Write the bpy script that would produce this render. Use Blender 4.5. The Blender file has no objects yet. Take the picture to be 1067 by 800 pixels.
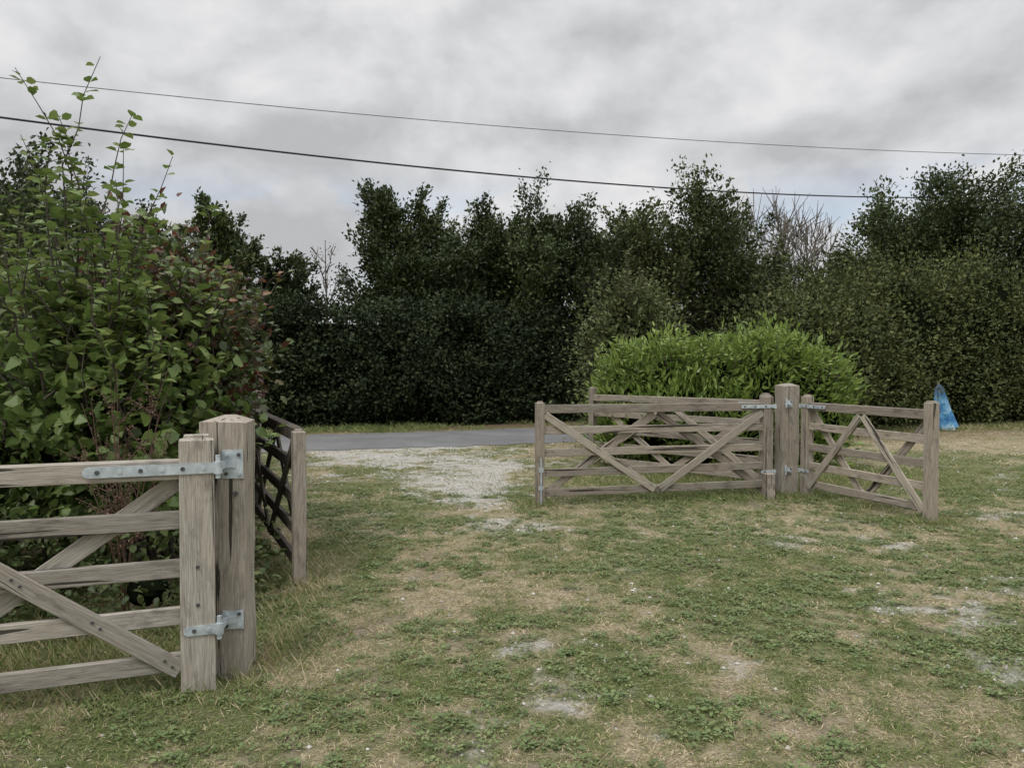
import bpy, bmesh, math, random
import numpy as np
from mathutils import Matrix, Vector
random.seed(7)
scene=bpy.context.scene
COL=scene.collection
# ------------------------------------------------------------------ helpers
def link(o,parent=None):
    COL.objects.link(o)
    if parent is not None: o.parent=parent
    return o
def tag(o,label,cat,group=None):
    o["label"]=label; o["category"]=cat
    if group: o["group"]=group
    return o
def empty(name,loc,rz=0.0):
    e=bpy.data.objects.new(name,None); e.location=loc; e.rotation_euler=(0,0,rz); e.empty_display_size=.2
    return link(e)
def unit(v): return v/np.maximum(np.linalg.norm(v,axis=1,keepdims=True),1e-9)
class MB:
    def __init__(s): s.v=[];s.l=[];s.k=[];s.m=[];s.t=[];s.n=0
    def add(s,v,f,mat=0,tint=0.5):
        v=np.asarray(v,dtype=np.float32); f=np.asarray(f,dtype=np.int64)
        s.v.append(v); s.l.append((f+s.n).ravel()); s.k.append(np.full(len(f),f.shape[1])); s.m.append(np.full(len(f),mat))
        s.t.append(np.broadcast_to(np.asarray(tint,dtype=np.float32),(len(v),)).copy()); s.n+=len(v)
    def build(s,name,mats,smooth=False,org=None):
        me=bpy.data.meshes.new(name)
        v=np.concatenate(s.v);l=np.concatenate(s.l);k=np.concatenate(s.k);m=np.concatenate(s.m)
        if org is not None: v=v-np.array(org,dtype=np.float32)
        me.vertices.add(len(v)); me.vertices.foreach_set("co",v.ravel().astype(np.float32))
        me.loops.add(len(l)); me.loops.foreach_set("vertex_index",l.astype(np.int32))
        me.polygons.add(len(k)); st=np.concatenate([[0],np.cumsum(k)[:-1]]).astype(np.int32)
        me.polygons.foreach_set("loop_start",st)
        me.update(calc_edges=True)
        for mm in mats: me.materials.append(mm)
        me.polygons.foreach_set("material_index",m.astype(np.int32))
        me.polygons.foreach_set("use_smooth",np.full(len(k),smooth))
        a=me.attributes.new("tint",'FLOAT','POINT'); a.data.foreach_set("value",np.concatenate(s.t))
        me.update()
        return bpy.data.objects.new(name,me)
def leaves(mb,P,D,N,L,W,tint,k=4,mat=0):
    n=len(P); D=unit(D); N=unit(N-D*np.sum(N*D,axis=1,keepdims=True)); S=np.cross(D,N)
    L=np.broadcast_to(np.asarray(L,float),(n,))[:,None]; W=np.broadcast_to(np.asarray(W,float),(n,))[:,None]
    if k==4:
        vs=[P,P+D*L*.48+S*W*.5+N*W*.14,P+D*L-N*L*.08,P+D*L*.48-S*W*.5+N*W*.14]
    else:
        vs=[P,P+D*L*.28+S*W*.44+N*W*.12,P+D*L*.66+S*W*.42+N*W*.1,P+D*L-N*L*.12,P+D*L*.66-S*W*.42+N*W*.1,P+D*L*.28-S*W*.44+N*W*.12]
    V=np.stack(vs,axis=1).reshape(-1,3); F=np.arange(n*len(vs)).reshape(n,len(vs))
    mb.add(V,F,mat,np.repeat(np.clip(np.broadcast_to(tint,(n,)),0,1),len(vs)))
def tube(mb,pts,rad,sides=6,mat=0,cap=False):
    pts=np.asarray(pts,float); n=len(pts); rad=np.broadcast_to(np.asarray(rad,float),(n,))
    T=unit(np.gradient(pts,axis=0)); ref=np.array([0.31,0.77,0.12]); 
    A=unit(np.cross(T,ref)); B=np.cross(T,A)
    a=np.linspace(0,2*np.pi,sides,endpoint=False)
    V=(pts[:,None,:]+rad[:,None,None]*(np.cos(a)[None,:,None]*A[:,None,:]+np.sin(a)[None,:,None]*B[:,None,:])).reshape(-1,3)
    F=[]
    for i in range(n-1):
        for j in range(sides):
            j2=(j+1)%sides; F.append((i*sides+j,i*sides+j2,(i+1)*sides+j2,(i+1)*sides+j))
    mb.add(V,F,mat)
    if cap:
        mb.add(V[-sides:],[list(range(sides))],mat); mb.add(V[:sides],[list(range(sides))[::-1]],mat)
def ellipsoid(mb,c,r,rng,mat=1,nu=18,nv=10,amp=.12):
    u=np.linspace(0,2*np.pi,nu,endpoint=False); v=np.linspace(.05,np.pi-.05,nv)
    U,Vv=np.meshgrid(u,v); ph=rng.uniform(0,6,4)
    k=1+amp*np.sin(3*U+ph[0])*np.sin(4*Vv+ph[1])+amp*.6*np.sin(5*U+ph[2])*np.sin(7*Vv+ph[3])
    x=c[0]+r[0]*k*np.sin(Vv)*np.cos(U); y=c[1]+r[1]*k*np.sin(Vv)*np.sin(U); z=np.maximum(c[2]+r[2]*k*np.cos(Vv),.03)
    V=np.stack([x,y,z],-1).reshape(-1,3); F=[]
    for i in range(nv-1):
        for j in range(nu): F.append((i*nu+j,i*nu+(j+1)%nu,(i+1)*nu+(j+1)%nu,(i+1)*nu+j))
    mb.add(V,F,mat)
_tab=np.random.RandomState(3).rand(256,256)
def vn(x,y):
    xi=np.floor(x).astype(int);yi=np.floor(y).astype(int);fx=x-xi;fy=y-yi;fx=fx*fx*(3-2*fx);fy=fy*fy*(3-2*fy)
    g=lambda a,b:_tab[a&255,b&255]
    return (g(xi,yi)*(1-fx)+g(xi+1,yi)*fx)*(1-fy)+(g(xi,yi+1)*(1-fx)+g(xi+1,yi+1)*fx)*fy
def fbm(x,y,o=4):
    s=0;a=.5;t=0
    for i in range(o): s=s+a*vn(x*2**i+17.3*i,y*2**i+9.1*i); t+=a; a*=.55
    return s/t
def sst(x,a,b):
    t=np.clip((x-a)/(b-a),0,1); return t*t*(3-2*t)
# ------------------------------------------------------------------ materials
def newmat(name):
    m=bpy.data.materials.new(name); m.use_nodes=True; nt=m.node_tree; nt.nodes.clear(); return m,nt
def nd(nt,t,**kw):
    n=nt.nodes.new(t)
    for k,v in kw.items(): setattr(n,k,v)
    return n
def ramp(nt,stops,src):
    r=nt.nodes.new('ShaderNodeValToRGB'); e=r.color_ramp.elements
    while len(e)<len(stops): e.new(.5)
    for i,(p,c) in enumerate(stops): e[i].position=p; e[i].color=(c[0],c[1],c[2],1)
    nt.links.new(src,r.inputs[0]); return r.outputs[0]
def mixc(nt,fac,a,b,mode='MIX'):
    m=nt.nodes.new('ShaderNodeMix'); m.data_type='RGBA'; m.blend_type=mode
    for s,i in ((fac,0),(a,6),(b,7)):
        if hasattr(s,'links'): nt.links.new(s,m.inputs[i])
        elif i==0: m.inputs[0].default_value=s
        else: m.inputs[i].default_value=(s[0],s[1],s[2],1)
    return m.outputs[2]
def mth(nt,op,a,b=None,c=None,clamp=False):
    m=nt.nodes.new('ShaderNodeMath'); m.operation=op; m.use_clamp=clamp
    for i,s in enumerate((a,b,c)):
        if s is None: continue
        if hasattr(s,'links'): nt.links.new(s,m.inputs[i])
        else: m.inputs[i].default_value=s
    return m.outputs[0]
def noise(nt,vec,scale,detail=4,rough=.5,dist=0):
    n=nt.nodes.new('ShaderNodeTexNoise'); n.inputs['Scale'].default_value=scale;n.inputs['Detail'].default_value=detail
    n.inputs['Roughness'].default_value=rough;n.inputs['Distortion'].default_value=dist
    if vec is not None: nt.links.new(vec,n.inputs['Vector'])
    return n.outputs[0]
def finish(nt,col,rough=.8,bump=None,bstr=.3,bdist=.01,metal=0,trans=0,spec=.3):
    p=nt.nodes.new('ShaderNodeBsdfPrincipled'); out=nt.nodes.new('ShaderNodeOutputMaterial')
    if hasattr(col,'links'): nt.links.new(col,p.inputs['Base Color'])
    else: p.inputs['Base Color'].default_value=(*col,1)
    if hasattr(rough,'links'): nt.links.new(rough,p.inputs['Roughness'])
    else: p.inputs['Roughness'].default_value=rough
    p.inputs['Metallic'].default_value=metal; p.inputs['Specular IOR Level'].default_value=spec
    if bump is not None:
        b=nt.nodes.new('ShaderNodeBump'); b.inputs['Strength'].default_value=bstr; b.inputs['Distance'].default_value=bdist
        nt.links.new(bump,b.inputs['Height']); nt.links.new(b.outputs[0],p.inputs['Normal'])
    if trans>0:
        t=nt.nodes.new('ShaderNodeBsdfTranslucent'); mx=nt.nodes.new('ShaderNodeMixShader'); mx.inputs[0].default_value=trans
        if hasattr(col,'links'): nt.links.new(col,t.inputs[0])
        else: t.inputs[0].default_value=(*col,1)
        nt.links.new(p.outputs[0],mx.inputs[1]);nt.links.new(t.outputs[0],mx.inputs[2]);nt.links.new(mx.outputs[0],out.inputs[0])
    else: nt.links.new(p.outputs[0],out.inputs[0])
def leafmat(name,stops,trans=.25,rough=.5,spec=.35):
    m,nt=newmat(name); a=nd(nt,'ShaderNodeAttribute',attribute_name='tint')
    g=nd(nt,'ShaderNodeNewGeometry'); n=noise(nt,g.outputs['Position'],1.3,3)
    t=mth(nt,'ADD',mth(nt,'MULTIPLY',a.outputs['Fac'],.75),mth(nt,'MULTIPLY',n,.25))
    finish(nt,ramp(nt,stops,t),rough,trans=trans,spec=spec); return m
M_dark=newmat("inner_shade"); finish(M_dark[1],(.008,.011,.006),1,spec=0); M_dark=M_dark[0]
M_hedge=leafmat("ivy_hedge_leaf",[(.1,(.016,.025,.011)),(.5,(.031,.046,.019)),(.8,(.052,.068,.028)),(.97,(.10,.10,.045))],trans=0,rough=.6,spec=.2)
M_tree=leafmat("tree_leaf_dark",[(.1,(.022,.034,.012)),(.5,(.044,.064,.021)),(.85,(.078,.10,.032)),(1,(.13,.135,.05))],trans=.15)
M_tree3=leafmat("tree_leaf_mid",[(.1,(.028,.042,.014)),(.5,(.06,.085,.026)),(.85,(.105,.13,.042)),(1,(.16,.165,.06))],trans=.15)
M_tree2=leafmat("tree_leaf_olive",[(.1,(.04,.055,.02)),(.5,(.098,.12,.042)),(.85,(.155,.18,.07)),(1,(.21,.20,.09))],trans=.15)
M_mixed=leafmat("mixed_hedge_leaf",[(.1,(.028,.039,.015)),(.45,(.068,.086,.029)),(.8,(.125,.145,.048)),(1,(.21,.17,.085))],trans=.1,rough=.6,spec=.2)
M_laurel=leafmat("laurel_leaf",[(.1,(.07,.12,.022)),(.45,(.17,.245,.052)),(.8,(.28,.37,.09)),(1,(.40,.47,.16))],trans=.3,rough=.38,spec=.5)
M_near=leafmat("hazel_leaf",[(.1,(.055,.09,.022)),(.45,(.12,.18,.045)),(.8,(.20,.27,.08)),(1,(.30,.32,.12))],trans=.32,rough=.45,spec=.45)
M_copper=leafmat("copper_beech_leaf",[(.1,(.04,.022,.018)),(.30,(.13,.045,.032)),(.42,(.05,.075,.026)),(.70,(.12,.165,.048)),(.82,(.19,.07,.04)),(1,(.26,.17,.08))],trans=.25,rough=.4,spec=.5)
M_dry=leafmat("dry_seed_head",[(.1,(.08,.045,.035)),(1,(.22,.14,.10))],trans=.1)
def barkmat(name,c):
    m,nt=newmat(name); tc=nd(nt,'ShaderNodeNewGeometry'); n=noise(nt,tc.outputs['Position'],14,5,.6)
    finish(nt,ramp(nt,[(.3,tuple(x*.5 for x in c)),(.7,tuple(x*1.4 for x in c))],n),.9,bump=n,bstr=.5); return m
M_bark=barkmat("bark",(.075,.062,.05)); M_barkpale=barkmat("bare_twig_bark",(.19,.17,.145))
def woodmat(name,dark,mid,light,warm):
    m,nt=newmat(name); tc=nd(nt,'ShaderNodeTexCoord'); oi=nd(nt,'ShaderNodeObjectInfo')
    vm=nd(nt,'ShaderNodeVectorMath',operation='ADD'); cx=nd(nt,'ShaderNodeCombineXYZ')
    r=mth(nt,'MULTIPLY',oi.outputs['Random'],37.0)
    for i in range(3): nt.links.new(r,cx.inputs[i])
    nt.links.new(tc.outputs['Object'],vm.inputs[0]);nt.links.new(cx.outputs[0],vm.inputs[1])
    def mp(s):
        q=nd(nt,'ShaderNodeMapping'); q.inputs['Scale'].default_value=s; nt.links.new(vm.outputs[0],q.inputs['Vector']); return q.outputs[0]
    grain=noise(nt,mp((2.2,45,45)),1.6,7,.65,.4); fine=noise(nt,mp((6,160,160)),1.5,3,.6); blot=noise(nt,mp((1.5,5,5)),1.2,4,.6,.5)
    crack=noise(nt,mp((.7,22,22)),1.1,3,.5,.9)
    base=ramp(nt,[(.25,dark),(.5,mid),(.75,light)],grain)
    base=mixc(nt,mth(nt,'MULTIPLY',ramp(nt,[(.4,(0,0,0)),(.7,(1,1,1))],blot),.6),base,warm)
    base=mixc(nt,.35,base,ramp(nt,[(.35,tuple(x*.45 for x in mid)),(.65,tuple(min(1,x*1.35) for x in light))],fine))
    st=noise(nt,mp((4,9,9)),1.3,5,.65)
    base=mixc(nt,mth(nt,'MULTIPLY',ramp(nt,[(.54,(0,0,0)),(.68,(1,1,1))],st),.6),base,tuple(x*.8 for x in dark))
    ck=ramp(nt,[(.345,(1,1,1)),(.37,(0,0,0))],crack)
    base=mixc(nt,mth(nt,'MULTIPLY',ck,.9),base,tuple(x*.18 for x in dark))
    t=mth(nt,'ADD',mth(nt,'MULTIPLY',oi.outputs['Random'],.45),.78)
    mm=nd(nt,'ShaderNodeVectorMath',operation='SCALE'); nt.links.new(base,mm.inputs[0]); nt.links.new(t,mm.inputs['Scale'])
    h=mth(nt,'SUBTRACT',mth(nt,'ADD',mth(nt,'MULTIPLY',grain,.6),mth(nt,'MULTIPLY',fine,.3)),ck)
    finish(nt,mm.outputs[0],.85,bump=h,bstr=.6,bdist=.005,spec=.2); return m
W_grey=woodmat("weathered_grey_oak",(.13,.115,.095),(.28,.255,.22),(.44,.41,.365),(.30,.25,.185))
W_post=woodmat("weathered_post_oak",(.11,.095,.077),(.24,.21,.175),(.36,.335,.29),(.27,.205,.14))
W_brown=woodmat("brown_weathered_oak",(.10,.083,.064),(.25,.22,.18),(.42,.38,.325),(.28,.21,.145))
W_pale=woodmat("paler_weathered_oak",(.15,.13,.105),(.33,.295,.245),(.50,.455,.39),(.34,.27,.19))
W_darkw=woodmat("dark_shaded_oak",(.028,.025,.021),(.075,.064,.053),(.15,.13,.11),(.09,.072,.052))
m,nt=newmat("galvanised_steel"); g=nd(nt,'ShaderNodeTexCoord'); n=noise(nt,g.outputs['Object'],22,4,.6)
finish(nt,ramp(nt,[(.3,(.34,.39,.42)),(.7,(.60,.66,.69))],n),.5,bump=n,bstr=.1,metal=.35,spec=.5); M_steel=m
m,nt=newmat("bolt_hole_dark"); g=nd(nt,'ShaderNodeTexCoord'); n=noise(nt,g.outputs['Object'],40,2)
finish(nt,ramp(nt,[(.3,(.05,.05,.052)),(.7,(.12,.12,.12))],n),.6,metal=.3); M_bolt=m
m,nt=newmat("blue_plastic"); g=nd(nt,'ShaderNodeTexCoord'); n=noise(nt,g.outputs['Object'],5,4,.6)
sz_=nd(nt,'ShaderNodeSeparateXYZ'); nt.links.new(g.outputs['Object'],sz_.inputs[0])
cb=ramp(nt,[(.38,(.03,.13,.32)),(.5,(.08,.28,.50)),(.62,(.36,.52,.64))],n)
cb=mixc(nt,mth(nt,'MULTIPLY',mth(nt,'SUBTRACT',sz_.outputs[2],.70),3.5,clamp=True),cb,(.04,.07,.11))
finish(nt,cb,.5,spec=.4); M_blue=m
m,nt=newmat("cable_black"); g=nd(nt,'ShaderNodeTexCoord'); n=noise(nt,g.outputs['Object'],3,2)
finish(nt,ramp(nt,[(.3,(.02,.02,.022)),(.7,(.035,.035,.04))],n),.6); M_cable=m
m,nt=newmat("bare_metal_wire"); g=nd(nt,'ShaderNodeTexCoord'); n=noise(nt,g.outputs['Object'],3,2)
finish(nt,ramp(nt,[(.3,(.13,.13,.14)),(.7,(.20,.20,.21))],n),.6); M_wire=m
# ------------------------------------------------------------------ road path
RC=np.array([(-60,-2),(-30,7.5),(-12,13.3),(-3.7,16.0),(.5,17.55),(4.5,20.2),(9.5,25.5),(17,35),(40,62)],float)
def smoothpath(P,n=140):
    out=[]
    Q=np.vstack([2*P[0]-P[1],P,2*P[-1]-P[-2]])
    for i in range(1,len(Q)-2):
        for t in np.linspace(0,1,n//(len(P)-1),endpoint=False):
            a,b,c,d=Q[i-1],Q[i],Q[i+1],Q[i+2]
            out.append(.5*((2*b)+(-a+c)*t+(2*a-5*b+4*c-d)*t*t+(-a+3*b-3*c+d)*t**3))
    out.append(P[-1]); return np.array(out)
RP=smoothpath(RC); RT=unit(np.gradient(RP,axis=0)); RN=np.stack([-RT[:,1],RT[:,0]],1)
def road_signed(x,y):
    sh=x.shape; x=x.ravel(); y=y.ravel(); out=np.empty(len(x))
    for s in range(0,len(x),20000):
        dx=x[s:s+20000,None]-RP[None,:,0]; dy=y[s:s+20000,None]-RP[None,:,1]
        i=np.argmin(dx*dx+dy*dy,axis=1); r=np.arange(len(i))
        out[s:s+20000]=dx[r,i]*RN[i,0]+dy[r,i]*RN[i,1]
    return out.reshape(sh)
# ------------------------------------------------------------------ ground masks
GR=[(-1.2,13.2,2.1,2.5,.92),(-.6,10.6,.8,1.8,.72),(-.35,8.7,.45,1.2,.58),(.15,7.7,.6,.45,.48),(.95,7.4,.9,.3,.40),(1.9,6.9,.9,.35,.34),(2.8,6.9,.9,.35,.40),(2.45,4.1,.5,.4,.40),(4.9,8.0,1.0,.4,.34),(3.0,4.9,.9,.4,.34),(-2.6,14.3,1.2,1.0,.6),(.1,6.7,.5,.7,.30),(1.2,3.9,.6,.35,.24),(.6,5.9,.9,.5,.24),(3.6,5.7,.8,.4,.34)]
def gravel(x,y):
    s=0
    for cx,cy,rx,ry,w in GR: s=s+w*np.exp(-(((x-cx)/rx)**2+((y-cy)/ry)**2)*1.1)
    return sst(s+(fbm(x*1.2,y*1.2,5)-.5)*1.6+(fbm(x*7,y*7,3)-.5)*1.4,.38,.92)
def green(x,y):
    a=fbm(x*.55+5,y*.4+3,3); b=fbm(x*1.9+40,y*1.5+11,4); c=fbm(x*6+3,y*6+8,4); d=fbm(x*17,y*17,2)
    bias=.04*np.exp(-((x-.8)/2.2)**2-((y-6)/3.0)**2)-.05*np.exp(-((x+.7)/.8)**2-((y-5.2)/1.8)**2)+.05*np.exp(-((x+1.6)/.5)**2)+.06*sst(y,7.5,10)*sst(x,0.5,2)*sst(-y,-15,-12)-.14*sst(y,13,16)*sst(x,3,6)
    return .12+.86*sst(a*.20+b*.36+c*.30+d*.22+bias+.025,.45,.65)
def gz(x,y): return .03*(fbm(x*.9+70,y*.9+20,3)-.5)*sst(-y,-13,-11)*sst(y,1,2)
def axis(a,b,st,lo,hi):
    f=np.arange(a,b,st); g=[];s=st;q=a
    while q>lo: s*=1.28; q-=s; g.append(q)
    h=[];s=st;q=f[-1]
    while q<hi: s*=1.28;q+=s;h.append(q)
    return np.array(g[::-1]+list(f)+h)
xs=axis(-5.5,9,.045,-400,400); ys=axis(1.8,16,.045,-400,700)
X,Y=np.meshgrid(xs,ys); G=green(X,Y); V=gravel(X,Y); Z=gz(X,Y)
nx=len(xs); ny=len(ys); idx=np.arange(nx*ny).reshape(ny,nx)
F=np.stack([idx[:-1,:-1],idx[:-1,1:],idx[1:,1:],idx[1:,:-1]],-1).reshape(-1,4)
mb=MB(); mb.add(np.stack([X,Y,Z],-1).reshape(-1,3),F,0,G.ravel())
m,nt=newmat("dry_lawn_soil"); M_ground=m
geo=nd(nt,'ShaderNodeNewGeometry'); P=geo.outputs['Position']
ta=nd(nt,'ShaderNodeAttribute',attribute_name='tint').outputs['Fac']; ga=nd(nt,'ShaderNodeAttribute',attribute_name='gravel').outputs['Fac']; li=nd(nt,'ShaderNodeAttribute',attribute_name='litter').outputs['Fac']
n1=noise(nt,P,26,7,.75); n2=noise(nt,P,110,4,.75); n4=noise(nt,P,2.1,5,.65)
mix12=mth(nt,'ADD',mth(nt,'MULTIPLY',n1,.55),mth(nt,'MULTIPLY',n2,.45))
straw=ramp(nt,[(.32,(.11,.085,.058)),(.43,(.26,.21,.14)),(.55,(.46,.385,.265)),(.72,(.63,.55,.41))],mix12)
grn=ramp(nt,[(.32,(.04,.052,.019)),(.48,(.12,.145,.055)),(.68,(.28,.29,.13))],mix12)
c=mixc(nt,mth(nt,'MULTIPLY',ta,.88),straw,grn)
soil=ramp(nt,[(.35,(.12,.095,.07)),(.6,(.33,.285,.225))],mix12)
c=mixc(nt,mth(nt,'MULTIPLY',ramp(nt,[(.52,(0,0,0)),(.66,(1,1,1))],n4),.65),c,soil)
vo=nd(nt,'ShaderNodeTexVoronoi'); vo.inputs['Scale'].default_value=50; nt.links.new(P,vo.inputs['Vector'])
gsep=nd(nt,'ShaderNodeSeparateColor'); nt.links.new(vo.outputs['Color'],gsep.inputs[0])
grav=ramp(nt,[(0,(.31,.295,.27)),(.5,(.48,.46,.42)),(1,(.66,.64,.60))],gsep.outputs[0])
grav=mixc(nt,ramp(nt,[(.4,(0,0,0)),(.65,(.8,.8,.8))],n4),grav,(.53,.505,.46))
c=mixc(nt,mth(nt,'MULTIPLY',ga,.9),c,grav)
lit=ramp(nt,[(.38,(.045,.033,.02)),(.5,(.15,.105,.065)),(.62,(.31,.235,.155))],mix12)
c=mixc(nt,li,c,lit)
h=mth(nt,'ADD',mth(nt,'ADD',n1,n2),mth(nt,'MULTIPLY',vo.outputs['Distance'],ga))
finish(nt,c,.95,bump=h,bstr=.8,bdist=.025,spec=.1)
ground=mb.build("ground",[M_ground],True)
a=ground.data.attributes.new("gravel",'FLOAT','POINT'); a.data.foreach_set("value",V.ravel().astype(np.float32))
RS=road_signed(X,Y)
litter=(sst(RS,1.6,2.1)*.8*sst(-RS,-6,-4.0)+ .9*sst(RS,2.3,2.9)*(1-G*.3))*sst(Y,5,9)+.5*sst(Y-.28*(X-8),15.5,17.5)*sst(X,5,7); litter=np.clip(litter+.8*np.exp(-((X+3.1)/1.3)**2-((Y-5.8)/1.7)**2),0,1)
a=ground.data.attributes.new("litter",'FLOAT','POINT'); a.data.foreach_set("value",litter.ravel().astype(np.float32))
link(ground); ground["kind"]="structure"
# road
mb=MB(); W=np.linspace(-1.75,1.75,9); rr=np.random.RandomState(1); edge=rr.uniform(-.16,.12,len(RP))
pts=[];
for i in range(len(RP)):
    for w in W:
        ww=w+(edge[i]*np.sign(w) if abs(w)>1.7 else 0)
        pts.append((RP[i,0]+RN[i,0]*ww,RP[i,1]+RN[i,1]*ww,.008+.03*(1-(w/1.75)**2)))
nw=len(W); F=[(i*nw+j,i*nw+j+1,(i+1)*nw+j+1,(i+1)*nw+j) for i in range(len(RP)-1) for j in range(nw-1)]
mb.add(pts,F)
m,nt=newmat("worn_asphalt"); g=nd(nt,'ShaderNodeNewGeometry'); n=noise(nt,g.outputs['Position'],60,5,.7); n2=noise(nt,g.outputs['Position'],.9,4,.6)
c=mixc(nt,.5,ramp(nt,[(.3,(.09,.09,.092)),(.7,(.20,.20,.20))],n),ramp(nt,[(.35,(.10,.102,.105)),(.65,(.20,.20,.198))],n2))
finish(nt,c,.85,bump=n,bstr=.4,bdist=.01); road=link(mb.build("road",[m],True)); road["kind"]="structure"
# ------------------------------------------------------------------ grass
rng=np.random.RandomState(11)
mb=MB()
def wedge(d0,d1,n):
    d=np.sqrt(rng.uniform(d0*d0,d1*d1,n)); x=rng.uniform(-.82,.82,n)*d+rng.uniform(-.4,.4,n); return x,d
for d0,d1,n,w,l,cr in ((2.2,4.2,140000,.0034,.026,.022),(4.2,7,160000,.0045,.030,.028),(7,12,135000,.007,.038,.045),(12,19,60000,.012,.05,.08)):
    per=12; x,y=wedge(d0,d1,n//per); g=green(x,y); v=gravel(x,y); rs=road_signed(x,y)
    dens=.38+.65*g; dens*=np.where(v>.5,.32,1-.6*v); keep=(rng.rand(len(x))<dens)&(np.abs(rs)>1.75)
    x,y,g=x[keep],y[keep],g[keep]; m0=len(x); ct=rng.normal(.07,.25,m0); cu=rng.uniform(.3,1.5,m0)
    x=np.repeat(x,per)+rng.normal(0,cr,m0*per); y=np.repeat(y,per)+rng.normal(0,cr,m0*per); g=np.repeat(g,per); ct=np.repeat(ct,per); cu=np.repeat(cu,per); n=len(x)
    a=rng.uniform(0,2*np.pi,n); up=np.abs(rng.normal(.3,.35,n))+.05
    D=np.stack([np.cos(a),np.sin(a),up*cu],1); P=np.stack([x,y,gz(x,y)+.001],1)
    N=np.stack([rng.normal(0,.5,n),rng.normal(0,.5,n),np.ones(n)],1)
    leaves(mb,P,D,N,l*rng.uniform(.5,1.4,n)*(.7+.4*cu),w*rng.uniform(.7,1.4,n),np.clip(g*.8+ct+rng.normal(0,.16,n),0,1))
x,y=wedge(2.2,9,22000); n=len(x); a=rng.uniform(0,6.28,n); leaves(mb,np.stack([x,y,gz(x,y)+rng.uniform(.003,.014,n)],1),np.stack([np.cos(a),np.sin(a),rng.normal(0,.1,n)],1),np.stack([rng.normal(0,.3,n),rng.normal(0,.3,n),np.ones(n)],1),rng.uniform(.02,.05,n),.0026,np.clip(rng.normal(.05,.14,n),0,1))
def longgrass(cx,cy,sx,sy,n,l,gt=.6,w=.006,up=1.6):
    x=rng.normal(cx,sx,n); y=rng.normal(cy,sy,n); a=rng.uniform(0,6.28,n)
    D=np.stack([np.cos(a),np.sin(a),rng.uniform(.4,1.4,n)*up],1); P=np.stack([x,y,gz(x,y)],1)
    N=np.stack([np.cos(a+1.5),np.sin(a+1.5),.5*np.ones(n)],1)
    leaves(mb,P,D,N,l*rng.uniform(.4,1.25,n),w,np.clip(rng.normal(gt,.28,n),0,1))
longgrass(-1.26,4.3,.06,.35,350,.10,.4,.005); longgrass(-1.7,4.15,.4,.2,1100,.09,.5,.005); longgrass(-2.3,3.95,.6,.35,4200,.08,.55,.005)
longgrass(-1.42,5.3,.10,.6,600,.10,.35); longgrass(-3.2,4.2,.9,.4,4500,.14,.55); longgrass(-1.6,6.2,.2,.7,600,.10,.5)
for q in ((3.3,9.4),(.28,8.69),(4.1,7.7),(3.9,8.6),(1.2,11.6)): longgrass(q[0],q[1],.16,.12,330,.11,.7,.007)
longgrass(2.2,9.2,.9,.12,1500,.08,.75,.008); longgrass(2.4,10.5,.9,.5,3400,.14,.65,.009); longgrass(4.3,10.6,.8,.6,2600,.13,.6,.009)
k=rng.randint(20,len(RP)-20,24000); off=rng.uniform(1.75,3.6,24000); P=np.stack([RP[k,0]+RN[k,0]*off+rng.uniform(-.4,.4,24000),RP[k,1]+RN[k,1]*off+rng.uniform(-.2,.2,24000),np.zeros(24000)],1)
P=P[(P[:,0]>-14)&(P[:,0]<8)]; pk=fbm(P[:,0]*.8,P[:,1]*.8,3); kk=rng.rand(len(P))<sst(pk,.35,.6); P=P[kk]; pk=pk[kk]; n=len(P); a=rng.uniform(0,6.28,n)
leaves(mb,P,np.stack([np.cos(a),np.sin(a),rng.uniform(.2,1.6,n)],1),np.stack([np.cos(a+1),np.sin(a+1),np.ones(n)],1),rng.uniform(.04,.2,n)*(.4+1.2*pk),.02,np.clip(rng.normal(.35+.8*pk,.2,n),0,1))
x=rng.uniform(5.5,16,9000); y=18.4+(x-8)*.28+rng.normal(0,.35,9000); a=rng.uniform(0,6.28,9000)
leaves(mb,np.stack([x,y,0*x],1),np.stack([np.cos(a),np.sin(a),rng.uniform(.3,1.6,9000)],1),np.stack([np.cos(a+1),np.sin(a+1),np.ones(9000)],1),rng.uniform(.06,.2,9000),.015,np.clip(rng.normal(.5,.3,9000),0,1))
M_grass=leafmat("grass_blade",[(.1,(.64,.545,.38)),(.28,(.45,.38,.24)),(.43,(.31,.30,.14)),(.62,(.215,.26,.095)),(.95,(.115,.165,.05))],trans=.2,rough=.7,spec=.2)
g=link(mb.build("grass",[M_grass])); g["kind"]="stuff"
mb=MB()
x,y=wedge(2.4,10,17000); g=green(x,y); pat=fbm(x*2.3+60,y*2.3+31,4); v=gravel(x,y)
keep=(g>.38)&(pat>.45)&(v<.6); x,y=x[keep],y[keep]; m0=len(x); per=9; cs=np.repeat(rng.uniform(.6,1.5,m0),per); ct=np.repeat(rng.rand(m0),per)
a=np.tile(np.arange(per)*2.4,m0)+np.repeat(rng.uniform(0,6,m0),per); x=np.repeat(x,per)+np.cos(a)*.012*cs; y=np.repeat(y,per)+np.sin(a)*.012*cs; n=len(x)
leaves(mb,np.stack([x,y,gz(x,y)+rng.uniform(.004,.02,n)],1),np.stack([np.cos(a),np.sin(a),rng.uniform(-.1,.6,n)],1),np.stack([rng.normal(0,.2,n),rng.normal(0,.2,n),np.ones(n)],1),rng.uniform(.014,.026,n)*cs,rng.uniform(.009,.016,n)*cs,np.clip(ct*.7+rng.rand(n)*.3,0,1),6)
M_weed=leafmat("weed_leaf",[(.1,(.085,.125,.042)),(.6,(.16,.215,.08)),(1,(.28,.32,.14))],trans=.2)
g=link(mb.build("ground_weeds",[M_weed])); g["kind"]="stuff"
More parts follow.
